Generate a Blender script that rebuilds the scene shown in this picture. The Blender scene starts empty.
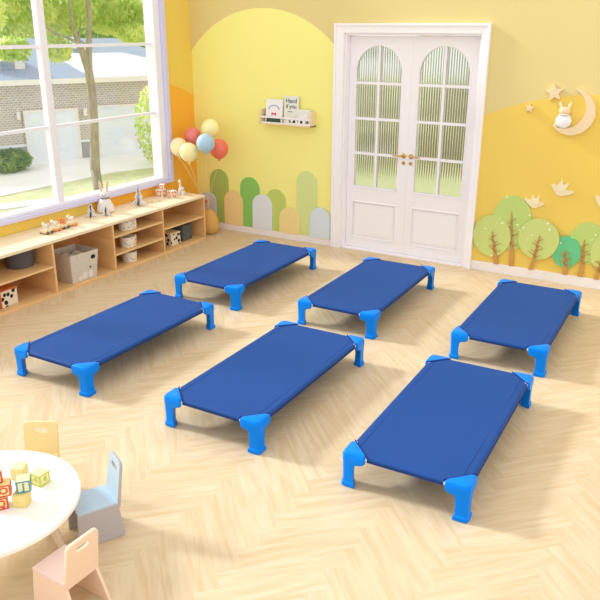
import bpy, bmesh, math, random
from mathutils import Vector, Matrix, Euler
PI = math.pi
random.seed(7)
SC = bpy.context.scene
COL = SC.collection

# ------------------------------------------------------------------ materials
def lin(c):
    return tuple(((v/255)/12.92 if v/255 <= .04045 else ((v/255+.055)/1.055)**2.4) for v in c)

def mat(name, rgb, rough=.55, metal=0, noise=None, spec=.35, bump=None, coat=0, sss=0):
    m = bpy.data.materials.new(name); m.use_nodes = True
    nt = m.node_tree; b = nt.nodes['Principled BSDF']
    c = lin(rgb)
    b.inputs['Base Color'].default_value = (*c, 1)
    b.inputs['Roughness'].default_value = rough
    b.inputs['Metallic'].default_value = metal
    b.inputs['Specular IOR Level'].default_value = spec
    if coat: b.inputs['Coat Weight'].default_value = coat
    tc = nt.nodes.new('ShaderNodeTexCoord')
    if noise:      # (scale xyz, amount, detail)
        sc, amt = noise
        mp = nt.nodes.new('ShaderNodeMapping'); mp.inputs['Scale'].default_value = sc
        nz = nt.nodes.new('ShaderNodeTexNoise'); nz.inputs['Scale'].default_value = 1; nz.inputs['Detail'].default_value = 5
        rp = nt.nodes.new('ShaderNodeValToRGB')
        rp.color_ramp.elements[0].position = .3; rp.color_ramp.elements[1].position = .7
        rp.color_ramp.elements[0].color = (*[v*(1-amt) for v in c], 1)
        rp.color_ramp.elements[1].color = (*[min(1, v*(1+amt*.5)) for v in c], 1)
        nt.links.new(tc.outputs['Object'], mp.inputs[0]); nt.links.new(mp.outputs[0], nz.inputs['Vector'])
        nt.links.new(nz.outputs['Fac'], rp.inputs[0]); nt.links.new(rp.outputs[0], b.inputs['Base Color'])
    if bump:       # (scale, strength)
        n2 = nt.nodes.new('ShaderNodeTexNoise'); n2.inputs['Scale'].default_value = bump[0]; n2.inputs['Detail'].default_value = 3
        bp = nt.nodes.new('ShaderNodeBump'); bp.inputs['Strength'].default_value = bump[1]; bp.inputs['Distance'].default_value = .002
        nt.links.new(tc.outputs['Object'], n2.inputs['Vector']); nt.links.new(n2.outputs['Fac'], bp.inputs['Height'])
        nt.links.new(bp.outputs[0], b.inputs['Normal'])
    return m

def spots(name, base, spot, scale, thr, rough=.5, dist='EUCLIDEAN'):
    m = mat(name, base, rough); nt = m.node_tree; b = nt.nodes['Principled BSDF']
    tc = nt.nodes.new('ShaderNodeTexCoord'); v = nt.nodes.new('ShaderNodeTexVoronoi'); v.inputs['Scale'].default_value = scale
    v.distance = dist
    mt = nt.nodes.new('ShaderNodeMath'); mt.operation = 'LESS_THAN'; mt.inputs[1].default_value = thr
    mx = nt.nodes.new('ShaderNodeMix'); mx.data_type = 'RGBA'
    mx.inputs['A'].default_value = (*lin(base), 1); mx.inputs['B'].default_value = (*lin(spot), 1)
    nt.links.new(tc.outputs['Object'], v.inputs['Vector']); nt.links.new(v.outputs['Distance'], mt.inputs[0])
    nt.links.new(mt.outputs[0], mx.inputs['Factor']); nt.links.new(mx.outputs['Result'], b.inputs['Base Color'])
    return m

M = {}
M['white'] = mat('white_paint', (244, 238, 236), .45)
M['white_door'] = mat('door_paint', (248, 244, 246), .5)
M['win_white'] = mat('window_paint', (240, 238, 246), .45)
M['win_shade_tint'] = mat('window_casing_shade_tint', (214, 212, 242), .5)  # white casing with its lavender shade put into the colour
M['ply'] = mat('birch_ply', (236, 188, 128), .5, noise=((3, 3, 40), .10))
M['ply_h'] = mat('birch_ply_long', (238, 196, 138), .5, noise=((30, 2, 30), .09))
M['ply_bounce_tint'] = mat('birch_ply_bounce_tint', (222, 162, 98), .55, noise=((3, 3, 30), .10))  # deeper orange birch: warm bounce inside the shelf put into the colour
M['cot_blue'] = mat('cot_fabric', (26, 72, 142), .62, bump=(900, .25), spec=.2)
M['cot_hem'] = mat('cot_binding', (18, 38, 110), .7)
M['cap_blue'] = mat('corner_plastic', (0, 130, 240), .32, spec=.12)
M['steel'] = mat('steel_tube', (205, 200, 190), .3, metal=.7)
M['rivet'] = mat('rivet_white', (235, 232, 220), .35)
M['sole'] = mat('rubber_sole', (10, 60, 130), .7)
M['table'] = mat('table_laminate', (246, 242, 238), .35)
M['table_edge'] = mat('table_leg_wood', (240, 222, 196), .5, noise=((20, 20, 3), .08))
M['peach'] = mat('peach_ply', (242, 212, 186), .5)
M['peach_seat'] = mat('peach_seat', (240, 214, 206), .5)
M['greyblue'] = mat('greyblue_ply', (184, 206, 222), .5)
M['grey'] = mat('grey_panel', (182, 176, 176), .55)
M['chair_yellow'] = mat('yellow_ply', (244, 222, 162), .5)
M['brass'] = mat('brass', (212, 172, 100), .3, metal=.85)
M['bark'] = mat('bark', (168, 158, 142), .9, noise=((12, 12, 3), .3))
M['decal_trunk'] = mat('cutout_trunk', (200, 150, 84), .6)
M['wood_pale'] = mat('pale_wood', (240, 214, 172), .55, noise=((20, 20, 60), .06))
M['cream'] = mat('cream_wood', (246, 232, 190), .55)
M['plush'] = mat('plush_white', (236, 228, 224), .9, bump=(120, .6))
M['plush_ear'] = mat('plush_ear', (232, 206, 176), .9)
M['dark'] = mat('dark_ink', (40, 36, 38), .6)
M['felt_grey'] = mat('felt_grey', (98, 96, 98), .9, bump=(150, .8))
M['box_grey'] = mat('box_grey', (92, 98, 102), .7)
M['bin'] = mat('bin_canvas', (216, 206, 194), .85, noise=((30, 30, 30), .08))
M['bin_in'] = spots('bin_lining', (206, 198, 188), (110, 104, 100), 26, .2, .85)
M['terrazzo'] = spots('spotted_white', (238, 226, 206), (104, 84, 72), 48, .27)
M['zebra'] = spots('patched_white', (238, 226, 206), (36, 30, 30), 24, .42)
M['orange'] = mat('orange_paint', (232, 140, 84), .5)
M['red'] = mat('red_paint', (214, 50, 60), .5)
M['teal'] = mat('teal_paint', (60, 150, 170), .5)
M['lime'] = mat('lime_paint', (196, 206, 70), .5)
M['block_wood'] = mat('block_wood', (240, 218, 140), .55, noise=((40, 40, 10), .08))
M['block_pale'] = mat('block_pale', (236, 226, 170), .55)
M['pouf'] = mat('pouf_tan', (222, 172, 96), .75, bump=(60, .4))
M['green_dark'] = mat('green_book', (52, 84, 66), .6)
M['mark'] = spots('marked_white', (244, 240, 232), (120, 124, 130), 60, .28)
M['striped'] = mat('white_striped', (246, 244, 242), .7, noise=((4, 4, 160), .08))
M['paper'] = mat('pale_paper', (232, 232, 220), .6)
M['batten'] = mat('grey_batten', (150, 160, 156), .7)
M['ply_sun_tint'] = mat('shelf_top_sun_tint', (245, 224, 190), .5, noise=((30, 2, 30), .05))  # same birch lightened: sun on the shelf top put into the colour
M['pine'] = spots('pine_toy', (232, 228, 224), (150, 146, 156), 55, .25)
M['pine_edge'] = mat('pine_edge', (140, 132, 146), .6)
M['speck_lime'] = spots('crown_lime', (192, 214, 120), (244, 246, 216), 17, .13)
M['speck_lime_b'] = spots('crown_lime_pale', (202, 216, 128), (244, 246, 216), 15, .14)
M['speck_teal'] = spots('crown_teal', (106, 200, 140), (236, 246, 224), 17, .15)
M['shrub'] = mat('shrub_leaf', (150, 190, 110), .7)
M['shrub_l'] = mat('shrub_lime', (190, 222, 96), .7)
M['shrub_d'] = mat('shrub_dark', (92, 138, 84), .7)
M['slate'] = mat('slate_roof', (150, 166, 186), .7, noise=((2, 12, 12), .15))
M['roof_pale'] = mat('pale_roof', (206, 207, 212), .7)
M['ext_white'] = mat('garage_white', (238, 243, 255), .6)
M['stone'] = mat('stone_base', (168, 170, 182), .8, noise=((6, 6, 12), .12))
M['concrete'] = mat('driveway_concrete', (246, 245, 246), .85, noise=((1, 1, 1), .04))
M['lawn'] = mat('lawn_grass', (206, 208, 160), .9, noise=((3, 3, 3), .12))
M['hedge'] = mat('hedge_olive', (150, 138, 122), .9, noise=((2, 2, 2), .2))

def leafmat(name, a, b):
    m = bpy.data.materials.new(name); m.use_nodes = True; nt = m.node_tree; nt.nodes.clear()
    o = nt.nodes.new('ShaderNodeOutputMaterial'); d = nt.nodes.new('ShaderNodeBsdfDiffuse'); t = nt.nodes.new('ShaderNodeBsdfTranslucent')
    mx = nt.nodes.new('ShaderNodeMixShader'); mx.inputs[0].default_value = .55
    tc = nt.nodes.new('ShaderNodeTexCoord'); nz = nt.nodes.new('ShaderNodeTexNoise'); nz.inputs['Scale'].default_value = 2.2
    rp = nt.nodes.new('ShaderNodeValToRGB'); rp.color_ramp.elements[0].position = .38; rp.color_ramp.elements[1].position = .62
    rp.color_ramp.elements[0].color = (*lin(a), 1); rp.color_ramp.elements[1].color = (*lin(b), 1)
    nt.links.new(tc.outputs['Object'], nz.inputs['Vector']); nt.links.new(nz.outputs['Fac'], rp.inputs[0])
    for s in (d, t): nt.links.new(rp.outputs[0], s.inputs['Color'])
    nt.links.new(d.outputs[0], mx.inputs[1]); nt.links.new(t.outputs[0], mx.inputs[2]); nt.links.new(mx.outputs[0], o.inputs[0])
    return m
M['leaf'] = leafmat('leaf_lime', (188, 216, 112), (236, 242, 168))
M['leaf_d'] = leafmat('leaf_green', (104, 152, 84), (164, 196, 110))

def brick_mat():
    m = mat('brick_wall', (190, 178, 172), .85); nt = m.node_tree; b = nt.nodes['Principled BSDF']
    tc = nt.nodes.new('ShaderNodeTexCoord'); br = nt.nodes.new('ShaderNodeTexBrick')
    mp = nt.nodes.new('ShaderNodeMapping'); mp.inputs['Rotation'].default_value = (PI/2, 0, 0)
    br.inputs['Color1'].default_value = (*lin((200, 186, 186)), 1); br.inputs['Color2'].default_value = (*lin((178, 168, 172)), 1)
    br.inputs['Mortar'].default_value = (*lin((232, 228, 222)), 1); br.inputs['Scale'].default_value = 3.6
    br.inputs['Mortar Size'].default_value = .035
    nt.links.new(tc.outputs['Object'], mp.inputs[0]); nt.links.new(mp.outputs[0], br.inputs['Vector']); nt.links.new(br.outputs[0], b.inputs['Base Color'])
    return m
M['brick'] = brick_mat()

def pane_mat():
    m = bpy.data.materials.new('clear_glass'); m.use_nodes = True; nt = m.node_tree; nt.nodes.clear()
    o = nt.nodes.new('ShaderNodeOutputMaterial'); t = nt.nodes.new('ShaderNodeBsdfTransparent'); g = nt.nodes.new('ShaderNodeBsdfGlossy')
    g.inputs['Roughness'].default_value = .02; mx = nt.nodes.new('ShaderNodeMixShader'); mx.inputs[0].default_value = .05
    nt.links.new(t.outputs[0], mx.inputs[1]); nt.links.new(g.outputs[0], mx.inputs[2]); nt.links.new(mx.outputs[0], o.inputs[0])
    return m
M['glass'] = pane_mat()
def reeded_mat():
    m = mat('reeded_glass', (226, 228, 218), .08, spec=.5); b = m.node_tree.nodes['Principled BSDF']
    b.inputs['Transmission Weight'].default_value = 1; b.inputs['IOR'].default_value = 1.45
    return m
M['reeded'] = reeded_mat()

def mural(name, upper, shapes, axis):
    """wall paint: `upper` colour, then painted discs/bands: (cu, cz, r, umin, umax, colour); below the disc centre the band is filled."""
    m = mat(name, upper, .6, spec=.2); nt = m.node_tree; b = nt.nodes['Principled BSDF']
    geo = nt.nodes.new('ShaderNodeTexCoord'); sp = nt.nodes.new('ShaderNodeSeparateXYZ'); nt.links.new(geo.outputs['Object'], sp.inputs[0])
    def mth(op, a, bb=None):
        n = nt.nodes.new('ShaderNodeMath'); n.operation = op
        for k, v in enumerate((a, bb)):
            if v is None: continue
            if isinstance(v, (int, float)): n.inputs[k].default_value = v
            else: nt.links.new(v, n.inputs[k])
        return n.outputs[0]
    u = sp.outputs[axis]; z = sp.outputs[2]
    prev = None
    for cu, cz, r, u0, u1, colr in shapes:
        du = mth('SUBTRACT', u, cu); dz = mth('MAXIMUM', mth('SUBTRACT', z, cz), 0)
        d = mth('SQRT', mth('ADD', mth('MULTIPLY', du, du), mth('MULTIPLY', dz, dz)))
        f = mth('MULTIPLY', mth('LESS_THAN', d, r), mth('MULTIPLY', mth('GREATER_THAN', u, u0), mth('LESS_THAN', u, u1)))
        mx = nt.nodes.new('ShaderNodeMix'); mx.data_type = 'RGBA'
        if prev is None: mx.inputs['A'].default_value = (*lin(upper), 1)
        else: nt.links.new(prev, mx.inputs['A'])
        mx.inputs['B'].default_value = (*lin(colr), 1); nt.links.new(f, mx.inputs['Factor']); prev = mx.outputs['Result']
    nt.links.new(prev, b.inputs['Base Color'])
    return m

# ------------------------------------------------------------------ mesh helpers
def bm_new(): return bmesh.new()
def add(bm, src, mt=None):
    if mt is not None: bmesh.ops.transform(src, matrix=mt, verts=src.verts)
    me = bpy.data.meshes.new('tmp'); src.to_mesh(me); src.free(); bm.from_mesh(me); bpy.data.meshes.remove(me)
def T(x=0, y=0, z=0, rx=0, ry=0, rz=0, s=(1, 1, 1)):
    return Matrix.Translation((x, y, z)) @ Euler((rx, ry, rz)).to_matrix().to_4x4() @ Matrix.Diagonal((*s, 1))
def box(bm, lo, hi, mt=None):
    b = bmesh.new(); bmesh.ops.create_cube(b, size=1)
    c = [(l+h)/2 for l, h in zip(lo, hi)]; d = [h-l for l, h in zip(lo, hi)]
    bmesh.ops.transform(b, matrix=Matrix.Translation(c) @ Matrix.Diagonal((*d, 1)), verts=b.verts)
    add(bm, b, mt)
def ball(bm, c, r, seg=20, mt=None, rings=None):
    if not hasattr(r, '__len__'): r = (r, r, r)
    b = bmesh.new(); bmesh.ops.create_uvsphere(b, u_segments=seg, v_segments=rings or seg*2//3, radius=1)
    bmesh.ops.transform(b, matrix=Matrix.Translation(c) @ Matrix.Diagonal((*r, 1)), verts=b.verts)
    add(bm, b, mt)
def tube(bm, pts, r, n=10, cap=True):
    """a tube through points; r number or list"""
    pts = [Vector(p) for p in pts]; rs = r if hasattr(r, '__len__') else [r]*len(pts)
    rings = []; up = Vector((0, 0, 1))
    for i, p in enumerate(pts):
        d = (pts[min(i+1, len(pts)-1)] - pts[max(i-1, 0)]).normalized()
        a = d.cross(up)
        if a.length < .1: a = d.cross(Vector((0, 1, 0)))
        a.normalize(); b = d.cross(a).normalized()
        rings.append([bm.verts.new(p + a*math.cos(2*PI*k/n)*rs[i] + b*math.sin(2*PI*k/n)*rs[i]) for k in range(n)])
    for i in range(len(rings)-1):
        for k in range(n): bm.faces.new((rings[i][k], rings[i][(k+1) % n], rings[i+1][(k+1) % n], rings[i+1][k]))
    if cap: bm.faces.new(rings[0][::-1]); bm.faces.new(rings[-1])
def lathe(bm, prof, n=28, mt=None):
    b = bmesh.new(); rings = []
    for r, z in prof: rings.append([b.verts.new((r*math.cos(2*PI*k/n), r*math.sin(2*PI*k/n), z)) for k in range(n)])
    for i in range(len(rings)-1):
        for k in range(n): b.faces.new((rings[i][k], rings[i][(k+1) % n], rings[i+1][(k+1) % n], rings[i+1][k]))
    b.faces.new(rings[0][::-1]); b.faces.new(rings[-1]); add(bm, b, mt)
def loft(bm, sections, mt=None):
    b = bmesh.new(); rings = [[b.verts.new(p) for p in s] for s in sections]; n = len(rings[0])
    for i in range(len(rings)-1):
        for k in range(n): b.faces.new((rings[i][k], rings[i][(k+1) % n], rings[i+1][(k+1) % n], rings[i+1][k]))
    b.faces.new(rings[0][::-1]); b.faces.new(rings[-1]); bmesh.ops.recalc_face_normals(b, faces=b.faces); add(bm, b, mt)
def plate(bm, polys, depth, mt=None, bev=0):
    """2-D outlines (first outer, others holes) in XY, extruded from z=0 to z=depth"""
    cu = bpy.data.curves.new('c', 'CURVE'); cu.dimensions = '2D'; cu.fill_mode = 'BOTH'; cu.extrude = max(depth/2-bev, 1e-5); cu.bevel_depth = bev; cu.bevel_resolution = 1
    if bev: cu.offset = -bev
    for pl in polys:
        s = cu.splines.new('POLY'); s.points.add(len(pl)-1)
        for q, p in zip(s.points, pl): q.co = (p[0], p[1], 0, 1)
        s.use_cyclic_u = True
    o = bpy.data.objects.new('c', cu); me = o.to_mesh(); b = bmesh.new(); b.from_mesh(me); o.to_mesh_clear()
    bpy.data.objects.remove(o); bpy.data.curves.remove(cu)
    bmesh.ops.remove_doubles(b, verts=b.verts, dist=1e-6)
    bmesh.ops.transform(b, matrix=Matrix.Translation((0, 0, depth/2)), verts=b.verts); add(bm, b, mt)
def text(bm, s, size, depth, mt):
    cu = bpy.data.curves.new('t', 'FONT'); cu.body = s; cu.size = size; cu.extrude = depth; cu.offset = size*.02; cu.align_x = 'CENTER'; cu.align_y = 'CENTER'
    o = bpy.data.objects.new('t', cu); me = o.to_mesh(); b = bmesh.new(); b.from_mesh(me); o.to_mesh_clear()
    bpy.data.objects.remove(o); bpy.data.curves.remove(cu); add(bm, b, mt)
def obj(name, bm, m, parent=None, bevel=0, smooth=False, loc=None):
    me = bpy.data.meshes.new(name); bm.to_mesh(me); bm.free()
    for mm in (m if isinstance(m, list) else [m]): me.materials.append(M[mm] if isinstance(mm, str) else mm)
    o = bpy.data.objects.new(name, me); COL.objects.link(o); o.parent = parent
    if loc: o.location = loc
    if smooth:
        me.polygons.foreach_set('use_smooth', [True]*len(me.polygons))
        try: me.set_sharp_from_angle(angle=math.radians(smooth if smooth is not True else 40))
        except Exception: pass
    if bevel:
        md = o.modifiers.new('bevel', 'BEVEL'); md.width = bevel; md.segments = 2; md.limit_method = 'ANGLE'; md.angle_limit = math.radians(40)
    return o
def tag(o, label=None, cat=None, group=None, kind=None):
    if label: o['label'] = label
    if cat: o['category'] = cat
    if group: o['group'] = group
    if kind: o['kind'] = kind
    return o
def thing(name, label, cat, loc=(0, 0, 0), rz=0, group=None, kind=None):
    o = bpy.data.objects.new(name, None); COL.objects.link(o); o.location = loc; o.rotation_euler = (0, 0, rz); o.empty_display_size = .1
    return tag(o, label, cat, group, kind)
def dup(root, loc, rz, label):
    r = root.copy(); COL.objects.link(r); r.location = loc; r.rotation_euler = (0, 0, rz); r['label'] = label
    for ch in list(root.children):
        c = ch.copy(); COL.objects.link(c); c.parent = r
        for g in list(ch.children):
            d = g.copy(); COL.objects.link(d); d.parent = c
    return r
def circ(cx, cy, rx, ry=None, n=32, a0=0, a1=2*PI, closed=True):
    ry = rx if ry is None else ry
    return [(cx+rx*math.cos(a0+(a1-a0)*k/(n if closed else n-1)), cy+ry*math.sin(a0+(a1-a0)*k/(n if closed else n-1))) for k in range(n)]
WALLM = Matrix(((1, 0, 0, 0), (0, 0, -1, 0), (0, 1, 0, 0), (0, 0, 0, 1)))   # plate XY -> wall XZ, depth towards -Y (into the room)
def onwall(x, z, y): return Matrix.Translation((x, y, z)) @ WALLM
XL, YB = -5.239, 6.634       # left wall face, back wall face
ZT = 3.6
XR, YF = 2.2, -1.2

# ------------------------------------------------------------------ floor: herringbone planks
def floor():
    bm = bmesh.new(); uv = bm.loops.layers.uv.new('UVMap'); cl = bm.loops.layers.float_color.new('tint')
    w, L = .11, .55
    rnd = random.Random(3)
    R = Matrix.Rotation(math.radians(45), 2)
    def quad(x0, y0, dx, dy, along):
        g = .00008
        P = [(x0+g, y0+g), (x0+dx-g, y0+g), (x0+dx-g, y0+dy-g), (x0+g, y0+dy-g)]
        Q = [R @ Vector(p) + Vector((-1.5, 2.7)) for p in P]
        if all(q.x < XL-.5 or q.x > XR+.5 or q.y < YF-.5 or q.y > YB+.5 for q in Q): return
        f = bm.faces.new([bm.verts.new((q.x, q.y, 0)) for q in Q]); t = rnd.random(); ou = rnd.random()*50
        for lp, p in zip(f.loops, P):
            a, b = (p[0], p[1]) if along else (p[1], p[0])
            lp[uv].uv = (a+ou, b+ou*1.7); lp[cl] = (t, t, t, 1)
    n = 5                                   # plank length = n widths
    for i in range(-70, 71):
        for j in range(-14, 15):
            x = i*w + j*n*w; y = i*w - j*n*w
            quad(x, y, n*w, w, True)
            quad(x, y+w, w, n*w, False) if False else quad(x-w, y, w, n*w, False)
    for co, no in (((XL-.2, 0, 0), (-1, 0, 0)), ((XR, 0, 0), (1, 0, 0)), ((0, YF, 0), (0, -1, 0)), ((0, YB+.2, 0), (0, 1, 0))):
        bmesh.ops.bisect_plane(bm, geom=bm.verts[:]+bm.edges[:]+bm.faces[:], plane_co=co, plane_no=no, clear_outer=True)
    m = bpy.data.materials.new('oak_herringbone'); m.use_nodes = True; nt = m.node_tree; b = nt.nodes['Principled BSDF']
    b.inputs['Roughness'].default_value = .5; b.inputs['Specular IOR Level'].default_value = .3
    at = nt.nodes.new('ShaderNodeAttribute'); at.attribute_name = 'tint'
    um = nt.nodes.new('ShaderNodeUVMap'); um.uv_map = 'UVMap'
    mp = nt.nodes.new('ShaderNodeMapping'); mp.inputs['Scale'].default_value = (3, 26, 1)
    nz = nt.nodes.new('ShaderNodeTexNoise'); nz.inputs['Scale'].default_value = 1; nz.inputs['Detail'].default_value = 6; nz.inputs['Distortion'].default_value = .6
    nt.links.new(um.outputs[0], mp.inputs[0]); nt.links.new(mp.outputs[0], nz.inputs['Vector'])
    r1 = nt.nodes.new('ShaderNodeValToRGB'); e = r1.color_ramp.elements
    e[0].position = 0; e[0].color = (*lin((220, 196, 161)), 1); e[1].position = 1; e[1].color = (*lin((223, 202, 170)), 1)
    nt.links.new(at.outputs['Color'], r1.inputs[0])
    r2 = nt.nodes.new('ShaderNodeValToRGB'); e = r2.color_ramp.elements
    e[0].position = .36; e[0].color = (.87, .80, .68, 1); e[1].position = .6; e[1].color = (1, 1, 1, 1)
    nt.links.new(nz.outputs['Fac'], r2.inputs[0])
    mx = nt.nodes.new('ShaderNodeMix'); mx.data_type = 'RGBA'; mx.blend_type = 'MULTIPLY'; mx.inputs['Factor'].default_value = .75
    nt.links.new(r1.outputs[0], mx.inputs['A']); nt.links.new(r2.outputs[0], mx.inputs['B']); nt.links.new(mx.outputs['Result'], b.inputs['Base Color'])
    f = obj('floor', bm, m); f['kind'] = 'structure'
    bm = bmesh.new(); box(bm, (XL-.2, YF, -.2), (XR, YB+.2, -.004)); obj('slab', bm, 'wood_pale', f)
floor()

# ------------------------------------------------------------------ walls
WY0, WY1, WZ0, WZ1 = -.55, 6.13, .625, 3.32       # window opening
bm = bmesh.new()
box(bm, (XL-.2, YF, -.2), (XL, WY0, ZT)); box(bm, (XL-.2, WY1, -.2), (XL, YB+.2, ZT))
box(bm, (XL-.2, WY0, -.2), (XL, WY1, WZ0)); box(bm, (XL-.2, WY0, WZ1), (XL, WY1, ZT))
tag(obj('wall_left', bm, mural('mural_left', (240, 208, 100), [(5.55, -.9, 2.6, 5.0, 9, (250, 184, 66)), (3.0, -2.0, 2.6, -9, 6.0, (252, 210, 90))], 1)), kind='structure')
DX0, DX1, DZ = -3.385, -2.045, 2.12
bm = bmesh.new()
box(bm, (XL, YB, -.2), (DX0, YB+.2, ZT)); box(bm, (DX1, YB, -.2), (XR, YB+.2, ZT)); box(bm, (DX0, YB, DZ), (DX1, YB+.2, ZT)); box(bm, (DX0, YB, -.2), (DX1, YB+.2, -.005))
tag(obj('wall_back', bm, mural('mural_back', (227, 208, 142), [(-4.33, 1.16, 1.19, -9, -3.2, (250, 243, 146)), (-1.0, -.65, 2.3, -2.6, 9, (240, 208, 100))], 0)), kind='structure')
for nm, lo, hi in (('baseboard_back', (XL, YB-.016, 0), (DX0-.1, YB, .07)), ('baseboard_back', (DX1+.07, YB-.016, 0), (XR, YB, .09)), ('baseboard_left', (XL, 6.18, 0), (XL+.016, YB-.016, .07))):
    bm = bmesh.new(); box(bm, lo, hi); tag(obj(nm, bm, 'white', bevel=.003), kind='structure')

# ------------------------------------------------------------------ window
w = thing('window_1', 'wide white multi-pane window looking on the garden', 'window', (XL, WY0, WZ0), kind='structure')
def rel(o, lo, hi): return tuple(a-b for a, b in zip(lo, o)), tuple(a-b for a, b in zip(hi, o))
wo = (XL, WY0, WZ0)
bm = bmesh.new()
for lo, hi in (((XL-.0, WY0-.05, WZ0-.035), (XL+.045, WY1+.05, WZ0)), ((XL, WY0-.05, WZ1), (XL+.045, WY1+.05, WZ1+.05)),
               ((XL, WY0-.05, WZ0), (XL+.045, WY0, WZ1)), ((XL, WY1, WZ0), (XL+.045, WY1+.05, WZ1))):
    box(bm, *rel(wo, lo, hi))
obj('casing', bm, 'win_shade_tint', w, bevel=.004)
bm = bmesh.new()
x0, x1 = XL-.12, XL+.006
for lo, hi in (((x0, WY0, WZ0), (x1, WY1, WZ0+.03)), ((x0, WY0, WZ1-.08), (x1, WY1, WZ1)), ((x0, WY0, WZ0+.03), (x1, WY0+.09, WZ1-.08)), ((x0, WY1-.09, WZ0+.03), (x1, WY1, WZ1-.08))):
    box(bm, *rel(wo, lo, hi))
obj('window_frame', bm, 'win_white', w, bevel=.004)
ym = [4.645-1.48*k for k in range(0, 4)]
for y in ym:
    if y < WY0+.2: continue
    bm = bmesh.new(); box(bm, *rel(wo, (XL-.085, y-.038, WZ0+.03), (XL-.02, y+.038, WZ1-.08))); obj('mullion', bm, 'win_white', w, bevel=.004)
for z in (1.325, 2.006, 2.687):
    bm = bmesh.new(); box(bm, *rel(wo, (XL-.082, WY0+.09, z-.014), (XL-.052, WY1-.09, z+.014))); obj('transom_bar', bm, 'win_white', w)
bm = bmesh.new(); box(bm, *rel(wo, (XL-.072, WY0+.08, WZ0+.02), (XL-.066, WY1-.08, WZ1-.07))); obj('window_pane', bm, 'glass', w)

# ------------------------------------------------------------------ double door
d = thing('door_1', 'white double door with arched reeded glass panes', 'door', (DX0, YB, 0), kind='structure')
do = (DX0, YB, 0)
bm = bmesh.new()
for lo, hi in (((DX0-.1, YB-.03, 0), (DX0, YB, DZ+.085)), ((DX1, YB-.03, 0), (DX1+.07, YB, DZ+.085)), ((DX0, YB-.03, DZ), (DX1, YB, DZ+.085))):
    box(bm, *rel(do, lo, hi))
for lo, hi in (((DX0-.1, YB-.042, 0), (DX0-.078, YB-.03, DZ+.085)), ((DX1+.05, YB-.042, 0), (DX1+.07, YB-.03, DZ+.085)), ((DX0-.078, YB-.042, DZ+.063), (DX1+.05, YB-.03, DZ+.085))):
    box(bm, *rel(do, lo, hi))
obj('door_casing', bm, 'white_door', d, bevel=.003)
bm = bmesh.new()
for lo, hi in (((DX0, YB, 0), (DX0+.02, YB+.2, DZ)), ((DX1-.02, YB, 0), (DX1, YB+.2, DZ)), ((DX0+.02, YB, DZ-.02), (DX1-.02, YB+.2, DZ)), ((DX0+.02, YB+.0, 0), (DX1-.02, YB+.2, .012))):
    box(bm, *rel(do, lo, hi))
obj('door_jamb', bm, 'white_door', d)
YL = YB+.075
def arch(cx, r, zb, zs, rr=None, n=25):
    return [(cx-r, zb), (cx+r, zb)] + [(cx+r*math.cos(a), zs+r*math.sin(a)) for a in [PI*k/(n-1) for k in range(n)]]
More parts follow.
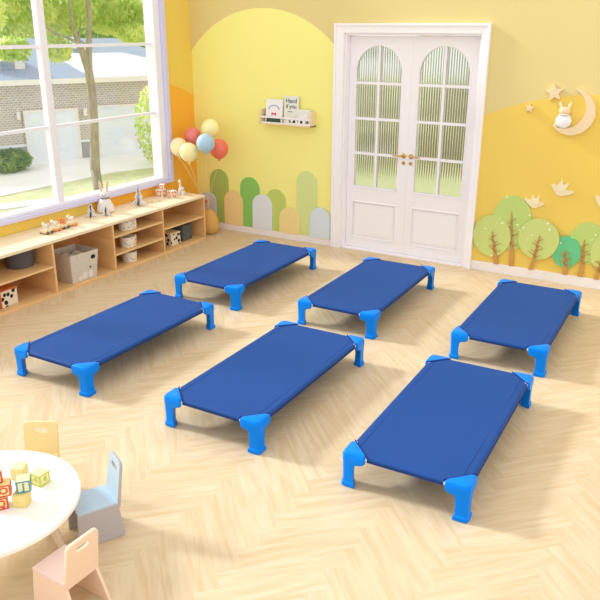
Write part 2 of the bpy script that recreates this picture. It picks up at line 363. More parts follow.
for side in (0, 1):
    lx0, lx1 = ((DX0+.022, -2.7155) if side == 0 else (-2.7145, DX1-.022))
    cx = -3.052 if side == 0 else -2.398
    r = .238 if side == 0 else .242
    lo = (lx0, YL, .014)
    leafbm = bmesh.new()
    zs = 1.772
    px0, px1, pz0, pz1 = cx-r-.005, cx+r+.005, .12, .495
    plate(leafbm, [[(lx0, .014), (lx1, .014), (lx1, DZ-.024), (lx0, DZ-.024)], arch(cx, r, .655, zs), [(px0, pz0), (px1, pz0), (px1, pz1), (px0, pz1)]], .04, onwall(0, 0, YL+.04))
    box(leafbm, (px0-.005, YL+.012, pz0-.005), (px1+.005, YL+.03, pz1+.005))
    box(leafbm, (px0+.03, YL+.004, pz0+.03), (px1-.03, YL+.016, pz1-.03))
    # moulding round the arch and the panel
    pts = arch(cx, r+.004, .648, zs); pts = [(x, YL, z) for x, z in pts]; tube(leafbm, pts+[pts[0]], .010, 6, cap=False)
    pts = [(px0, YL, pz0), (px1, YL, pz0), (px1, YL, pz1), (px0, YL, pz1), (px0, YL, pz0)]
    for a, b in zip(pts, pts[1:]): tube(leafbm, [a, b], .008, 6)
    bmesh.ops.transform(leafbm, matrix=Matrix.Translation((-lo[0], -lo[1], -lo[2])), verts=leafbm.verts)
    lf = obj('door_leaf', leafbm, 'white_door', d, loc=(lo[0]-DX0, lo[1]-YB, lo[2]), bevel=.002)
    bm = bmesh.new()
    box(bm, (cx-.012, YL-.002, .655), (cx+.012, YL+.035, zs+r-.002))
    for z in (.988, 1.328, 1.665): box(bm, (cx-r+.002, YL-.001, z-.012), (cx+r-.002, YL+.034, z+.012))
    bmesh.ops.transform(bm, matrix=Matrix.Translation((-lo[0], -lo[1], -lo[2])), verts=bm.verts); obj('glazing_bar', bm, 'white_door', lf)
    # reeded sheet: ribbed front, flat back, cut to the arch by columns
    bm = bmesh.new(); N = 240; fr = []; bk = []
    for k in range(N+1):
        x = cx-r-.004+(2*r+.008)*k/N; dx = min(abs(x-cx), r+.004)
        zt = zs + math.sqrt(max((r+.004)**2-dx*dx, 0)) + .0005
        yy = YL+.018-.006*abs(math.sin(PI*k/12))
        fr.append((bm.verts.new((x, yy, .65)), bm.verts.new((x, yy, zt)))); bk.append((bm.verts.new((x, YL+.024, .65)), bm.verts.new((x, YL+.024, zt))))
    for k in range(N):
        bm.faces.new((fr[k][0], fr[k+1][0], fr[k+1][1], fr[k][1])); bm.faces.new((bk[k+1][0], bk[k][0], bk[k][1], bk[k+1][1]))
        bm.faces.new((fr[k][1], fr[k+1][1], bk[k+1][1], bk[k][1])); bm.faces.new((fr[k+1][0], fr[k][0], bk[k][0], bk[k+1][0]))
    bm.faces.new((fr[0][0], fr[0][1], bk[0][1], bk[0][0])); bm.faces.new((fr[N][1], fr[N][0], bk[N][0], bk[N][1]))
    bmesh.ops.recalc_face_normals(bm, faces=bm.faces)
    bmesh.ops.transform(bm, matrix=Matrix.Translation((-lo[0], -lo[1], -lo[2])), verts=bm.verts); obj('reeded_pane', bm, 'reeded', lf, smooth=60)
    hx = -2.752 if side == 0 else -2.679; sg = -1 if side == 0 else 1
    bm = bmesh.new()
    lathe(bm, [(.024, 0), (.024, .006), (.010, .009), (.009, .035)], 18, onwall(hx, 1.0, YL))
    tube(bm, [(hx, YL-.034, 1.0), (hx+sg*.03, YL-.038, 1.0), (hx+sg*.105, YL-.036, 1.0)], [.009, .008, .007], 10)
    lathe(bm, [(.017, 0), (.017, .006), (.009, .006), (.009, .003)], 18, onwall(hx, .93, YL))
    bmesh.ops.transform(bm, matrix=Matrix.Translation((-lo[0], -lo[1], -lo[2])), verts=bm.verts); h = obj('lever_handle', bm, 'brass', lf, smooth=True); h['label'] = 'brass lever handle and keyhole'

# ------------------------------------------------------------------ cots
CW, CL, CH = .6345, 1.32, .195
def make_cot():
    t = thing('daycare_cot', '', 'cot', group='blue daycare cots with plastic corners')
    W, L, H = CW, CL, CH; c = .124; e = .004; RR = .017
    # canvas: octagon with slight sag, long edges rolled over the tubes
    bm = bmesh.new(); ny = 24; US = [0, .002, .006, .012, .018, .027, .05, .12, .2, .35, .5, .65, .8, .88, .95, .973, .982, .988, .994, .998, 1]; nx = len(US)-1
    def X(u, y):
        dd = min(y, L-y); lim = max(0, c-dd)           # diagonal cut at the corners
        lo, hi = e+max(0, lim-e), W-e-max(0, lim-e)
        return lo+(hi-lo)*u
    ends = [.0015, .004, .008, .013, .018]
    ys = [e] + [e+q for q in ends] + [e+(c-e)*k/3 for k in (1, 2, 3)] + [c+(L-2*c)*k/(ny) for k in range(1, ny)] + [L-c] + [L-c+(c-e)*k/3 for k in (1, 2)] + [L-e-q for q in ends[::-1]] + [L-e]
    rows = []
    for y in ys:
        row = []
        for i in range(nx+1):
            u = US[i]; x = X(u, y)
            sag = .006*math.sin(PI*x/W)*math.sin(PI*y/L)
            drop = 0
            for ed, on in ((min(x, W-x)-e, c*.95 < y < L-c*.95), (min(y, L-y)-e, c*.95 < x < W-c*.95)):
                if on and ed < RR: drop = max(drop, RR-math.sqrt(max(RR*RR-(RR-ed)**2, 0)))
            z = H-.004-sag-drop
            row.append(bm.verts.new((x, y, z)))
        rows.append(row)
    for a, b in zip(rows, rows[1:]):
        for i in range(nx): bm.faces.new((a[i], a[i+1], b[i+1], b[i]))
    cv = obj('canvas', bm, 'cot_blue', t, smooth=True)
    so = cv.modifiers.new('thick', 'SOLIDIFY'); so.thickness = .004; so.offset = -1
    for x in (e+RR, W-e-RR):
        bm = bmesh.new(); tube(bm, [(x, c+.002, H-.0215), (x, L-c-.002, H-.0215)], .0167, 14); obj('side_sleeve', bm, 'cot_blue', t, smooth=True)
    for y in (e+RR, L-e-RR):
        bm = bmesh.new(); tube(bm, [(c+.002, y, H-.0215), (W-c-.002, y, H-.0215)], .0167, 14); obj('end_sleeve', bm, 'cot_blue', t, smooth=True)
    bm = bmesh.new(); o = .001; z = H-.013
    P = [(c, o+e), (W-c, o+e), (W-o-e, c), (W-o-e, L-c), (W-c, L-o-e), (c, L-o-e), (o+e, L-c), (o+e, c)]
    P3 = [Vector((x, y, z)) for x, y in P]
    for k in range(8):
        a, b = P3[k], P3[(k+1) % 8]
        if k % 2: tube(bm, [a+Vector((0, 0, .0105)), b+Vector((0, 0, .0105))], .0038, 6)
        else:
            off = Vector((0, 0, -.016)); tube(bm, [a+off, b+off], .0036, 6)
    obj('binding', bm, 'cot_hem', t)
    # stitched seams along the long sides
    bm = bmesh.new()
    for x in (.052, W-.052): tube(bm, [(x, c*.62, H-.0036), (x, L/2, H-.0066), (x, L-c*.62, H-.0036)], .0009, 4)
    obj('seam', bm, 'cot_hem', t)
    bm = bmesh.new()
    for x in (e+RR, W-e-RR): tube(bm, [(x, .05, H-.022), (x, L-.05, H-.022)], .0105, 12)
    for y in (e+RR, L-e-RR): tube(bm, [(.05, y, H-.022), (W-.05, y, H-.022)], .0105, 12)
    obj('tube_frame', bm, 'steel', t, smooth=True)
    # plastic corner legs: triangular cap above a stout flared leg
    def sec(s, r, z, inset=0):
        a = [(r*(1-math.cos(k*PI/8))+inset, r*(1-math.sin(k*PI/8))+inset) for k in range(5)]    # rounded outer corner
        pts = [(inset, s), *a, (s, inset), (s, inset+.006), (inset+.006, s)]
        return [(x, y, z) for x, y in pts]
    def legsec(s, r, z, inset):
        a = [(r*(1-math.cos(k*PI/8))+inset, r*(1-math.sin(k*PI/8))+inset) for k in range(5)]
        m = inset+s*.74
        return [(x, y, z) for x, y in [(inset, inset+s), *a, (inset+s, inset), (m+.004, m-.006), (m-.006, m+.004)]]
    secs = [legsec(.073, .02, 0, .0), legsec(.076, .02, .004, -.003), legsec(.075, .02, .022, -.003), legsec(.063, .018, .030, .003), legsec(.062, .018, .080, .003),
            legsec(.066, .018, .118, .002), legsec(.074, .02, .132, .001)]
    def capsec(s, r, z, inset):
        a = [(r*(1-math.cos(k*PI/8))+inset, r*(1-math.sin(k*PI/8))+inset) for k in range(5)]
        return [(x, y, z) for x, y in [(inset, s), *a, (s, inset), (s+.004, inset+.016), (inset+.016, s+.004)]]
    secs += [capsec(.112, .024, .143, 0), capsec(.118, .024, .150, -.002), capsec(.120, .024, .184, -.001), capsec(.116, .024, .193, .003), capsec(.106, .02, .198, .012)]
    for sx, sy in ((0, 0), (1, 0), (1, 1), (0, 1)):
        mt = Matrix.Translation((W*sx+.008*(1 if sx else -1), L*sy+.008*(1 if sy else -1), 0)) @ Matrix.Diagonal((-1 if sx else 1, -1 if sy else 1, 1, 1))
        bm = bmesh.new(); loft(bm, [[p for p in s] for s in secs]); bmesh.ops.transform(bm, matrix=mt, verts=bm.verts)
        bmesh.ops.recalc_face_normals(bm, faces=bm.faces)
        lg = obj('corner_leg', bm, 'cap_blue', t, smooth=35, bevel=.004)
        for a_, b_ in (((.116, .029, .1735), (.131, .029, .1735)), ((.029, .116, .1735), (.029, .131, .1735))):
            bm = bmesh.new(); tube(bm, [a_, b_], .0172, 14); bmesh.ops.transform(bm, matrix=mt, verts=bm.verts); bmesh.ops.recalc_face_normals(bm, faces=bm.faces); obj('tube_end', bm, 'rivet', lg, smooth=True)
    return t
cots = [((-3.832, 2.857), .20, 'blue daycare cot nearest the low wooden shelf, in the front row'),
        ((-3.889, 4.556), .17, 'blue daycare cot in the back row beside the shelf and balloons'),
        ((-2.554, 2.843), .58, 'blue daycare cot in the middle of the front row'),
        ((-2.689, 4.578), 1.17, 'blue daycare cot standing in front of the white double door'),
        ((-1.402, 2.835), 1.53, 'largest-looking blue daycare cot, at the right end of the front row'),
        ((-1.456, 4.577), 1.12, 'blue daycare cot before the tree cutouts, at the wall end of its row')]
for i, ((x, y), a, lb) in enumerate(cots):
    if i == 0:
        cot = make_cot(); cot.location = (x, y, 0); cot.rotation_euler.z = math.radians(a); cot['label'] = lb
    else: dup(cot, (x, y, 0), math.radians(a), lb)

# ------------------------------------------------------------------ low shelf unit
SX, SB, ST = -4.784, XL+.004, .49
SY0, SY1 = 2.66, 6.165
sh = thing('low_shelf_unit', 'long low birch plywood shelf unit under the window', 'shelf unit', (SX, SY0, 0))
def spart(name, lo, hi, m='ply', bev=.002):
    bm = bmesh.new(); box(bm, (lo[0]-SX, lo[1]-SY0, lo[2]), (hi[0]-SX, hi[1]-SY0, hi[2])); return obj(name, bm, m, sh, bevel=bev)
spart('shelf_top', (SB, SY0, ST-.026), (SX+.004, SY1+.004, ST), 'ply_sun_tint')
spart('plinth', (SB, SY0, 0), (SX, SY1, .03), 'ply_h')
spart('back_panel', (SB, SY0, .03), (SB+.012, SY1, ST-.026), 'ply_bounce_tint')
DV = [3.37, 4.075, 4.787, 5.483]
TT = .022
for y in DV: spart('divider', (SB+.012, y-TT/2, .03), (SX, y+TT/2, ST-.026))
spart('end_panel', (SB, SY1-TT, .03), (SX, SY1, ST-.026)); spart('end_panel', (SB, SY0, .03), (SX, SY0+TT, ST-.026))
def board(a, b, z): spart('shelf_board', (SB+.012, a+TT/2, z-.018), (SX-.004, b-TT/2, z), 'ply_h')
board(3.37, 4.075, .268); board(SY0+TT/2, 3.37, .268)
board(4.787, 5.483, .180); board(4.787, 5.483, .350)
board(5.483, SY1-TT/2, .268)

# things in the shelf
t = thing('felt_basket', 'round dark grey felt basket on the upper shelf', 'basket', (-5.04, 3.93, .268))
bm = bmesh.new(); lathe(bm, [(.100, 0), (.114, .004), (.120, .15), (.120, .156), (.112, .156), (.107, .02), (.0, .02)][:6] + [(.02, .02)], 36); obj('basket_body', bm, 'felt_grey', t, smooth=True)
bm = bmesh.new(); pts = [(.119*math.cos(a), .119*math.sin(a), .153) for a in [2*PI*k/36 for k in range(37)]]; tube(bm, pts, .005, 6, cap=False); obj('rim', bm, 'felt_grey', t, smooth=True)

t = thing('patterned_box', 'white box with black patches and an orange side on the bottom shelf', 'box', (-4.93, 3.565, .03), math.radians(3))
bm = bmesh.new(); box(bm, (-.10, 0, 0), (.07, .165, .135)); obj('box_body', bm, 'zebra', t, bevel=.004)
bm = bmesh.new(); box(bm, (-.103, -.008, .004), (.073, 0, .131)); obj('side_panel', bm, 'orange', t, bevel=.002)
bm = bmesh.new(); box(bm, (-.104, -.004, .135), (.074, .169, .145)); obj('lid', bm, 'orange', t, bevel=.003)

t = thing('storage_bin', 'large grey beige canvas storage bin with an animal face, in the open cubby', 'storage bin', (-4.95, 4.435, .03), math.radians(-4))
def binwall(outer0, outer1, h, th):
    bm = bmesh.new(); a, b = outer0, outer1
    def rect(w_, d_, z): return [(-d_/2, -w_/2, z), (d_/2, -w_/2, z), (d_/2, w_/2, z), (-d_/2, w_/2, z)]
    rings = [rect(a[0], a[1], 0), rect(b[0], b[1], h), rect(b[0]-2*th, b[1]-2*th, h), rect(a[0]-2*th, a[1]-2*th, .01)]
    loft(bm, rings); return bm
obj('bin_wall', binwall((.27, .26), (.315, .31), .262, .006), 'bin', t, bevel=.003)
bm = bmesh.new()
bm.free()
for dx, dy, rx in ((-.06, -.05, .055), (.05, .05, .055), (.03, -.05, .045), (-.04, .06, .05)):
    bm = bmesh.new(); ball(bm, (dx, dy, .19), (rx, rx, .05), 14); obj('soft_ball', bm, 'bin_in', t, smooth=True)
bm = bmesh.new(); tilt = math.atan2(.025, .262)
F = Matrix.Translation((.1305, 0, 0)) @ Matrix.Rotation(tilt, 4, 'Y') @ Matrix(((0, 0, 1, 0), (1, 0, 0, 0), (0, 1, 0, 0), (0, 0, 0, 1)))
plate(bm, [circ(.095, .205, .024, .020, 20)], .004, F); o = obj('hand_hole', bm, 'dark', t); o['label'] = 'dark oval hand hole'
bm = bmesh.new(); plate(bm, [circ(.062, .115, .008, .008, 12)], .004, F); o = obj('printed_spot', bm, 'dark', t)
for q in (circ(.0, .045, .030, .034, 20), circ(.065, .05, .024, .036, 20), circ(-.05, .03, .022, .022, 20)):
    bm = bmesh.new(); plate(bm, [q], .003, F); o = obj('printed_paw', bm, 'plush', t)

pl = ['top', 'middle', 'bottom']
for i, (z, pos) in enumerate(((.350, (-4.885, 5.055)), (.180, (-4.885, 5.065)), (.03, (-4.885, 5.075)))):
    if i == 0:
        pot = thing('spotted_pot', f'white pot with black spots on the {pl[i]} of three narrow shelves', 'pot', (*pos, z), group='spotted pots in the three-shelf bay')
        bm = bmesh.new(); lathe(bm, [(.066, 0), (.070, .004), (.073, .098), (.070, .102), (.066, .098), (.064, .01), (.01, .01)], 32); obj('pot_body', bm, 'terrazzo', pot, smooth=True)
        bm = bmesh.new(); box(bm, (.0, .035, .0), (.070, .078, .10)); obj('flat_side', bm, 'terrazzo', pot, bevel=.004)
    else: dup(pot, (*pos, z), .5*i, f'white pot with black spots on the {pl[i]} of three narrow shelves')
t = thing('spotted_box', 'small white box with black patches beside the dark grey box', 'box', (-4.93, 5.755, .03), math.radians(-4))
bm = bmesh.new(); box(bm, (-.07, -.07, 0), (.07, .07, .13)); obj('box_body', bm, 'zebra', t, bevel=.004)
bm = bmesh.new(); box(bm, (-.073, -.073, .122), (.073, .073, .134)); obj('lid', bm, 'cream', t, bevel=.003)
t = thing('grey_box', 'plain dark grey box on the bottom shelf near the shelf end', 'box', (-4.955, 5.955, .03), math.radians(3))
bm = bmesh.new(); box(bm, (-.08, -.075, 0), (.08, .075, .16)); obj('box_body', bm, 'box_grey', t, bevel=.004)
bm = bmesh.new(); box(bm, (-.083, -.078, .15), (.083, .078, .168)); obj('lid', bm, 'box_grey', t, bevel=.003)

# things on the shelf top
t = thing('wooden_toy_train', 'wooden toy train carrying little animals on the shelf top', 'toy train', (-5.0, 4.355, ST), math.radians(4))
for k, y in enumerate((-.15, -.05, .05, .15)):
    bm = bmesh.new(); box(bm, (-.035, y-.042, .014), (.035, y+.042, .040)); c = obj('wagon', bm, 'wood_pale', t, bevel=.004)
    for sx in (-.040, .040):
        for dy in (-.024, .024):
            bm = bmesh.new(); lathe(bm, [(.013, -.004), (.013, .004)], 14, T(sx, y+dy, .013, ry=PI/2)); obj('wheel', bm, 'felt_grey' if k % 2 == 0 else 'orange', c)
for nm, y, m in (('elephant_figure', -.15, 'pine'), ('cat_figure', -.05, 'plush'), ('lion_figure', .05, 'orange'), ('sheep_figure', .15, 'mark')):
    bm = bmesh.new()
    for dx in (-.012, .012):
        for dy in (-.016, .016): tube(bm, [(dx, y+dy, .039), (dx, y+dy, .058)], .006, 8)
    ball(bm, (0, y, .070), (.018, .028, .018), 14); ball(bm, (0, y-.026, .088), (.015, .015, .015), 14)
    ball(bm, (-.010, y-.026, .102), (.004, .003, .008), 8); ball(bm, (.010, y-.026, .102), (.004, .003, .008), 8)
    tube(bm, [(0, y+.026, .072), (0, y+.040, .080)], .004, 6); obj(nm, bm, m, t, smooth=True)
def pine(x, y, h, wd, lb, rz):
    t = thing('pine_tree_toy', lb, 'toy tree', (x, y, ST), rz, group='pine tree toys on the shelf top')
    def outline(s=1):
        L_ = [(0, 1), (.36, .70), (.2, .70), (.62, .40), (.3, .40), (1, .08), (.12, .08), (.12, 0)]
        return [(a*wd/2*s, b*h) for a, b in L_] + [(-a*wd/2*s, b*h) for a, b in L_[::-1] if a > 0]
    bm = bmesh.new(); plate(bm, [outline()], .014, T(0, .007, 0, rx=PI/2)); obj('tree_slice', bm, 'pine', t, bevel=.002)
    bm = bmesh.new(); plate(bm, [outline(.9)], .012, T(0, 0, 0, rz=PI/2) @ T(0, .006, 0, rx=PI/2)); o = obj('tree_slice', bm, 'pine_edge', t, bevel=.002); o['label'] = 'dark crossing slice'
pine(-5.09, 4.83, .135, .12, 'grey white pine tree toy between train and bunny', math.radians(35))
pine(-5.01, 4.94, .10, .10, 'smallest pine tree toy, right in front of the bunny', math.radians(40))
pine(-5.03, 5.42, .20, .145, 'tallest pine tree toy, alone between bunny and toy cubes', math.radians(30))

t = thing('plush_bunny', 'white plush bunny with tall beige ears on the shelf top', 'plush bunny', (-5.13, 5.06, ST), math.radians(38))
bm = bmesh.new(); lathe(bm, [(.070, 0), (.086, .012), (.080, .05), (.060, .10), (.040, .135), (.02, .15)], 24); obj('body', bm, 'plush', t, smooth=True)
bm = bmesh.new(); ball(bm, (0, 0, .165), (.042, .042, .038), 18); hd = obj('head', bm, 'plush', t, smooth=True)
for s in (-1, 1):
    bm = bmesh.new(); ball(bm, (0, 0, 0), (.015, .009, .060), 14, T(s*.030, 0, .245, ry=s*.12)); obj('ear', bm, 'plush_ear', hd, smooth=True)
for s in (-1, 1):
    bm = bmesh.new(); ball(bm, (s*.016, -.038, .172), .005, 10); obj('eye', bm, 'dark', hd, smooth=True)
bm = bmesh.new(); ball(bm, (0, -.042, .160), (.006, .004, .004), 10); obj('nose', bm, 'dark', hd, smooth=True)
for s in (-1, 1):
    bm = bmesh.new(); ball(bm, (s*.045, -.055, .016), (.024, .034, .016), 14); obj('foot', bm, 'plush_ear', t, smooth=True)
bm = bmesh.new(); pts = [(.039*math.cos(a), .039*math.sin(a), .137) for a in [2*PI*k/24 for k in range(25)]]; tube(bm, pts, .008, 8, cap=False); o = obj('scarf', bm, 'pine_edge', t, smooth=True); o['label'] = 'dark scarf round the neck'

cubes = [(-5.12, 5.86, ST, 8, 'white toy cube with red markings, left of the cube cluster', .08), (-5.11, 5.87, ST+.0805, 24, 'topmost toy cube, stacked above the cube cluster', .052), (-5.00, 5.895, ST, -14, 'white toy cube at the front of the cluster, nearest the giraffe', .074)]
for x, y, z, a, lb, s in cubes:
    t = thing('toy_cube', lb, 'toy cube', (x, y, z), math.radians(a), group='toy cubes near the shelf end')
    bm = bmesh.new(); box(bm, (-s/2, -s/2, 0), (s/2, s/2, s)); obj('cube_body', bm, 'mark', t, bevel=.005)
    bm = bmesh.new()
    for rz in (0, PI/2): 
        q = T(rz=rz) @ T(s/2, 0, s/2, ry=PI/2)
        plate(bm, [[(-s*.36, -s*.36), (s*.36, -s*.36), (s*.36, s*.36), (-s*.36, s*.36)], [(-s*.2, -s*.2), (s*.2, -s*.2), (s*.2, s*.2), (-s*.2, s*.2)]], .0016, q)
        plate(bm, [[(-s*.36, -s*.36), (s*.36, -s*.36), (s*.36, s*.36), (-s*.36, s*.36)], [(-s*.2, -s*.2), (s*.2, -s*.2), (s*.2, s*.2), (-s*.2, s*.2)]], .0016, T(rz=PI) @ q)
    o = obj('square_print', bm, 'orange', t); o['label'] = 'red orange square outline'
t = thing('giraffe_toy', 'small white giraffe toy with long neck on the shelf top end', 'toy giraffe', (-4.99, 6.04, ST), math.radians(20))
bm = bmesh.new()
for dx in (-.018, .018):
    for dy in (-.026, .026): tube(bm, [(dx, dy, 0), (dx, dy, .05)], [.011, .010], 8)
ball(bm, (0, 0, .062), (.030, .044, .028), 16); tube(bm, [(0, -.03, .07), (0, -.038, .11), (0, -.04, .150)], [.016, .011, .009], 10); ball(bm, (0, -.05, .155), (.012, .022, .012), 12)
for s in (-1, 1): tube(bm, [(s*.006, -.042, .16), (s*.008, -.042, .178)], .003, 6)
obj('body', bm, 'mark', t, smooth=True)
bm = bmesh.new(); ball(bm, (.027, .0, .058), (.006, .018, .014), 10); obj('side_patch', bm, 'orange', t, smooth=True)
for k, (x, y, m, lb) in enumerate([(-5.04, 5.565, 'wood_pale', 'tiny pale wooden bead left of the bead row'), (-5.02, 5.60, 'lime', 'tiny lime bead in the bead row on the shelf top'), (-5.00, 5.635, 'plush', 'tiny white bead in the bead row on the shelf top'), (-4.985, 5.675, 'lime', 'tiny lime bead at the end nearest the toy cubes')]):
    bm = bmesh.new(); ball(bm, (0, 0, .007), (.012, .012, .007), 12); tag(obj('wooden_bead', bm, m, smooth=True, loc=(x, y, ST)), lb, 'bead', 'tiny beads on the shelf top')

# ------------------------------------------------------------------ pouf + balloons
t = thing('round_weight', 'tan round vase like weight on the floor holding the balloon strings', 'balloon weight', (-4.915, 6.40, 0))
bm = bmesh.new(); lathe(bm, [(.06, 0), (.085, .010), (.108, .05), (.114, .10), (.104, .16), (.075, .225), (.04, .262), (.02, .274)], 32); obj('weight_body', bm, 'pouf', t, smooth=True)
bm = bmesh.new(); pts = [(.018*math.cos(a), .018*math.sin(a), .279) for a in [2*PI*k/16 for k in range(17)]]; tube(bm, pts, .004, 6, cap=False); obj('ring', bm, 'pouf', t, smooth=True)
def balloon(x, y, z, r, rgb, lb, fallback):
    t = thing('balloon', lb, 'balloon', (x, y, z), group='balloons in the corner')
    m = mat('balloon_'+fallback, rgb, .32, spec=.5)
    bm = bmesh.new(); prof = []
    for k in range(17):
        a = PI*k/16; rr = math.sin(a)*r; zz = -math.cos(a)*r*1.04
        if k == 0: rr = .008; zz = -r*1.16
        elif k <= 4: rr *= (1-.10*(4-k)/4); zz -= .02*r*(4-k)
        if k == 16: rr = .002
        prof.append((rr, zz))
    lathe(bm, prof, 28); obj('skin', bm, m, t, smooth=80)
    bm = bmesh.new(); lathe(bm, [(.003, -r*1.16+.004), (.010, -r*1.16-.012), (.004, -r*1.16-.013)], 12); obj('knot', bm, m, t)
    p0 = Vector((0, 0, -r*1.16-.008)); p1 = Vector((-4.915-x, 6.40-y, .282-z)); bm = bmesh.new()
    pts = []
    for k in range(13):
        f = k/12; p = p0.lerp(p1, f); p.x += .03*math.sin(PI*f)*(1 if x < -4.9 else -1)*.5 + .006*math.sin(f*9); pts.append(p)
    tube(bm, pts, .0022, 5); obj('string', bm, 'wood_pale', t)
balloon(-4.835, 6.38, 1.158, .098, (250, 242, 176), 'pale yellow balloon, topmost of the bunch', 'yellow')
balloon(-5.06, 6.36, 1.068, .090, (238, 132, 128), 'pink red balloon behind the two cream ones', 'pink')
balloon(-4.70, 6.34, .962, .100, (240, 116, 92), 'orange red balloon at the door side of the bunch', 'red')
balloon(-5.095, 6.16, .973, .094, (248, 234, 190), 'cream balloon at the window side of the bunch', 'cream')
balloon(-4.69, 6.10, 1.050, .094, (172, 206, 226), 'light blue balloon at the centre front of the bunch', 'blue')
balloon(-4.883, 6.06, .948, .095, (250, 240, 176), 'cream yellow balloon, lowest of the bunch', 'butter')

# ------------------------------------------------------------------ arch panels on the back wall
AP = [(-5.19, -4.972, .41, (206, 210, 222), 2, 'pale grey arched panel half hidden behind the tan weight'),
      (-5.05, -4.802, .682, (172, 194, 100), 1, 'tall olive green arched panel nearest the corner'),
      (-4.855, -4.605, .462, (244, 214, 146), 2, 'tan arched panel between the two tall green ones'),
      (-4.640, -4.386, .632, (142, 200, 98), 1, 'tall bright green arched panel between tan and pale grey ones'),
      (-4.472, -4.218, .462, (226, 232, 238), 2, 'pale grey arched panel overlapping the bright green one'),
      (-4.300, -4.052, .535, (196, 212, 112), 1, 'yellow green arched panel between pale grey and low tan ones'),
      (-4.125, -3.866, .362, (242, 220, 150), 2, 'low tan arched panel, lowest of the row'),
      (-3.915, -3.670, .766, (216, 228, 150), 1, 'tallest arched panel, pale green, near the door'),
      (-3.742, -3.502, .402, (216, 228, 234), 2, 'pale grey arched panel touching the white door frame')]
for k, (x0, x1, zt, rgb, ly, lb) in enumerate(AP):
    r = (x1-x0)/2; bm = bmesh.new()
    y0 = YB - (0 if ly == 1 else .0125)
    plate(bm, [arch(0, r, 0, zt-.071-r)], .012, onwall(0, 0, 0)); 
    tag(obj('arched_wall_panel', bm, mat('panel_paint', rgb, .6), bevel=.002, loc=((x0+x1)/2, y0, .071)), lb, 'wall panel', 'arched wall panels')
bm = bmesh.new(); ball(bm, (0, 0, 0), (.020, .012, .020), 14); tag(obj('red_button', bm, 'red', smooth=True, loc=(-5.10, YB-.036, .30)), 'small red round ornament on the grey arched panel', 'ornament')

# ------------------------------------------------------------------ wall shelf with books
wsx0, wsx1, wsz = -4.305, -3.69, 1.226; wy = YB-.105
t = thing('wall_book_shelf', 'small white wooden wall shelf holding three picture books', 'wall shelf', (wsx0, YB, wsz))
bm = bmesh.new(); box(bm, (0, -.105, 0), (wsx1-wsx0, 0, .014)); obj('shelf_board', bm, 'wood_pale', t, bevel=.002)
for x in (0, wsx1-wsx0-.014):
    bm = bmesh.new(); plate(bm, [[(0, 0), (-.105, 0), (-.105, .10), (-.09, .15), (0, .15)][::-1]], .014, T(x, 0, 0) @ Matrix(((0, 0, 1, 0), (1, 0, 0, 0), (0, 1, 0, 0), (0, 0, 0, 1)))); obj('side_panel', bm, 'wood_pale', t, bevel=.002)
bm = bmesh.new(); box(bm, (.014, -.105, .014), (wsx1-wsx0-.014, -.097, .026)); box(bm, (.014, -.105, .066), (wsx1-wsx0-.014, -.097, .084)); obj('front_rail', bm, 'white', t, bevel=.002)
bm = bmesh.new(); box(bm, (.33, -.1035, .024), (wsx1-wsx0-.016, -.0985, .068)); fp = obj('front_panel', bm, 'mark', t)
bm = bmesh.new()
for x in (.415, .50): plate(bm, [circ(x, .046, .015, .015, 16)], .002, onwall(0, 0, -.1035))
text(bm, 'B', .04, .001, onwall(.365, .046, -.1045)); text(bm, 'I', .04, .001, onwall(.458, .046, -.1045)); text(bm, 'EB', .036, .001, onwall(.568, .046, -.1045))
obj('print', bm, 'dark', fp)
def book(x, w_, h_, th, m, y, lb, tilt):
    t = thing('picture_book', lb, 'book', (x, y, wsz+.0145), group='picture books on the wall shelf'); t.rotation_euler = (math.radians(-tilt), 0, 0)
    bm = bmesh.new(); box(bm, (-w_/2, -th, 0), (w_/2, 0, h_)); obj('cover', bm, m, t, bevel=.002)
    bm = bmesh.new(); box(bm, (-w_/2+.004, -th+.003, h_-.001), (w_/2-.003, -.003, h_+.001)); obj('page_block', bm, 'white', t)
    return t
b1 = book(-4.160, .20, .235, .016, 'white', YB-.050, 'white picture book with a red bow and blue arc, leftmost on the wall shelf', 6)
bm = bmesh.new(); plate(bm, [circ(0, .13, .068, .05, 20, 0, PI, False)+circ(0, .13, .056, .04, 20, 0, PI, False)[::-1]], .002, onwall(0, 0, -.016)); o = obj('arc_print', bm, mat('pale_blue_ink', (150, 176, 212), .6), b1)
bm = bmesh.new(); plate(bm, [[(-.026, .072), (0, .088), (.026, .072), (.026, .106), (0, .092), (-.026, .106)][::1]], .003, onwall(0, 0, -.016)); obj('bow_print', bm, 'red', b1)
bm = bmesh.new(); box(bm, (-.085, -.0185, .005), (.085, -.016, .052)); obj('cover_band', bm, 'green_dark', b1)
b2 = book(-3.965, .175, .272, .014, 'paper', YB-.030, 'cream picture book with written words, middle and tallest on the wall shelf', 4)
bm = bmesh.new(); text(bm, 'Hand', .062, .0008, onwall(0, .225, -.0148)); text(bm, 'if you', .056, .0008, onwall(0, .17, -.0148)); text(bm, '~~', .05, .0008, onwall(-.01, .12, -.0148)); obj('lettering', bm, mat('grey_ink', (110, 120, 124), .6), b2)
b3 = book(-3.800, .15, .150, .012, 'paper', YB-.062, 'small cream picture book with a white house, rightmost on the wall shelf', 6)
bm = bmesh.new(); plate(bm, [[(-.05, .02), (.05, .02), (.05, .08), (.025, .105), (0, .085), (-.025, .105), (-.05, .08)]], .002, onwall(0, 0, -.012)); obj('house_print', bm, 'white', b3)

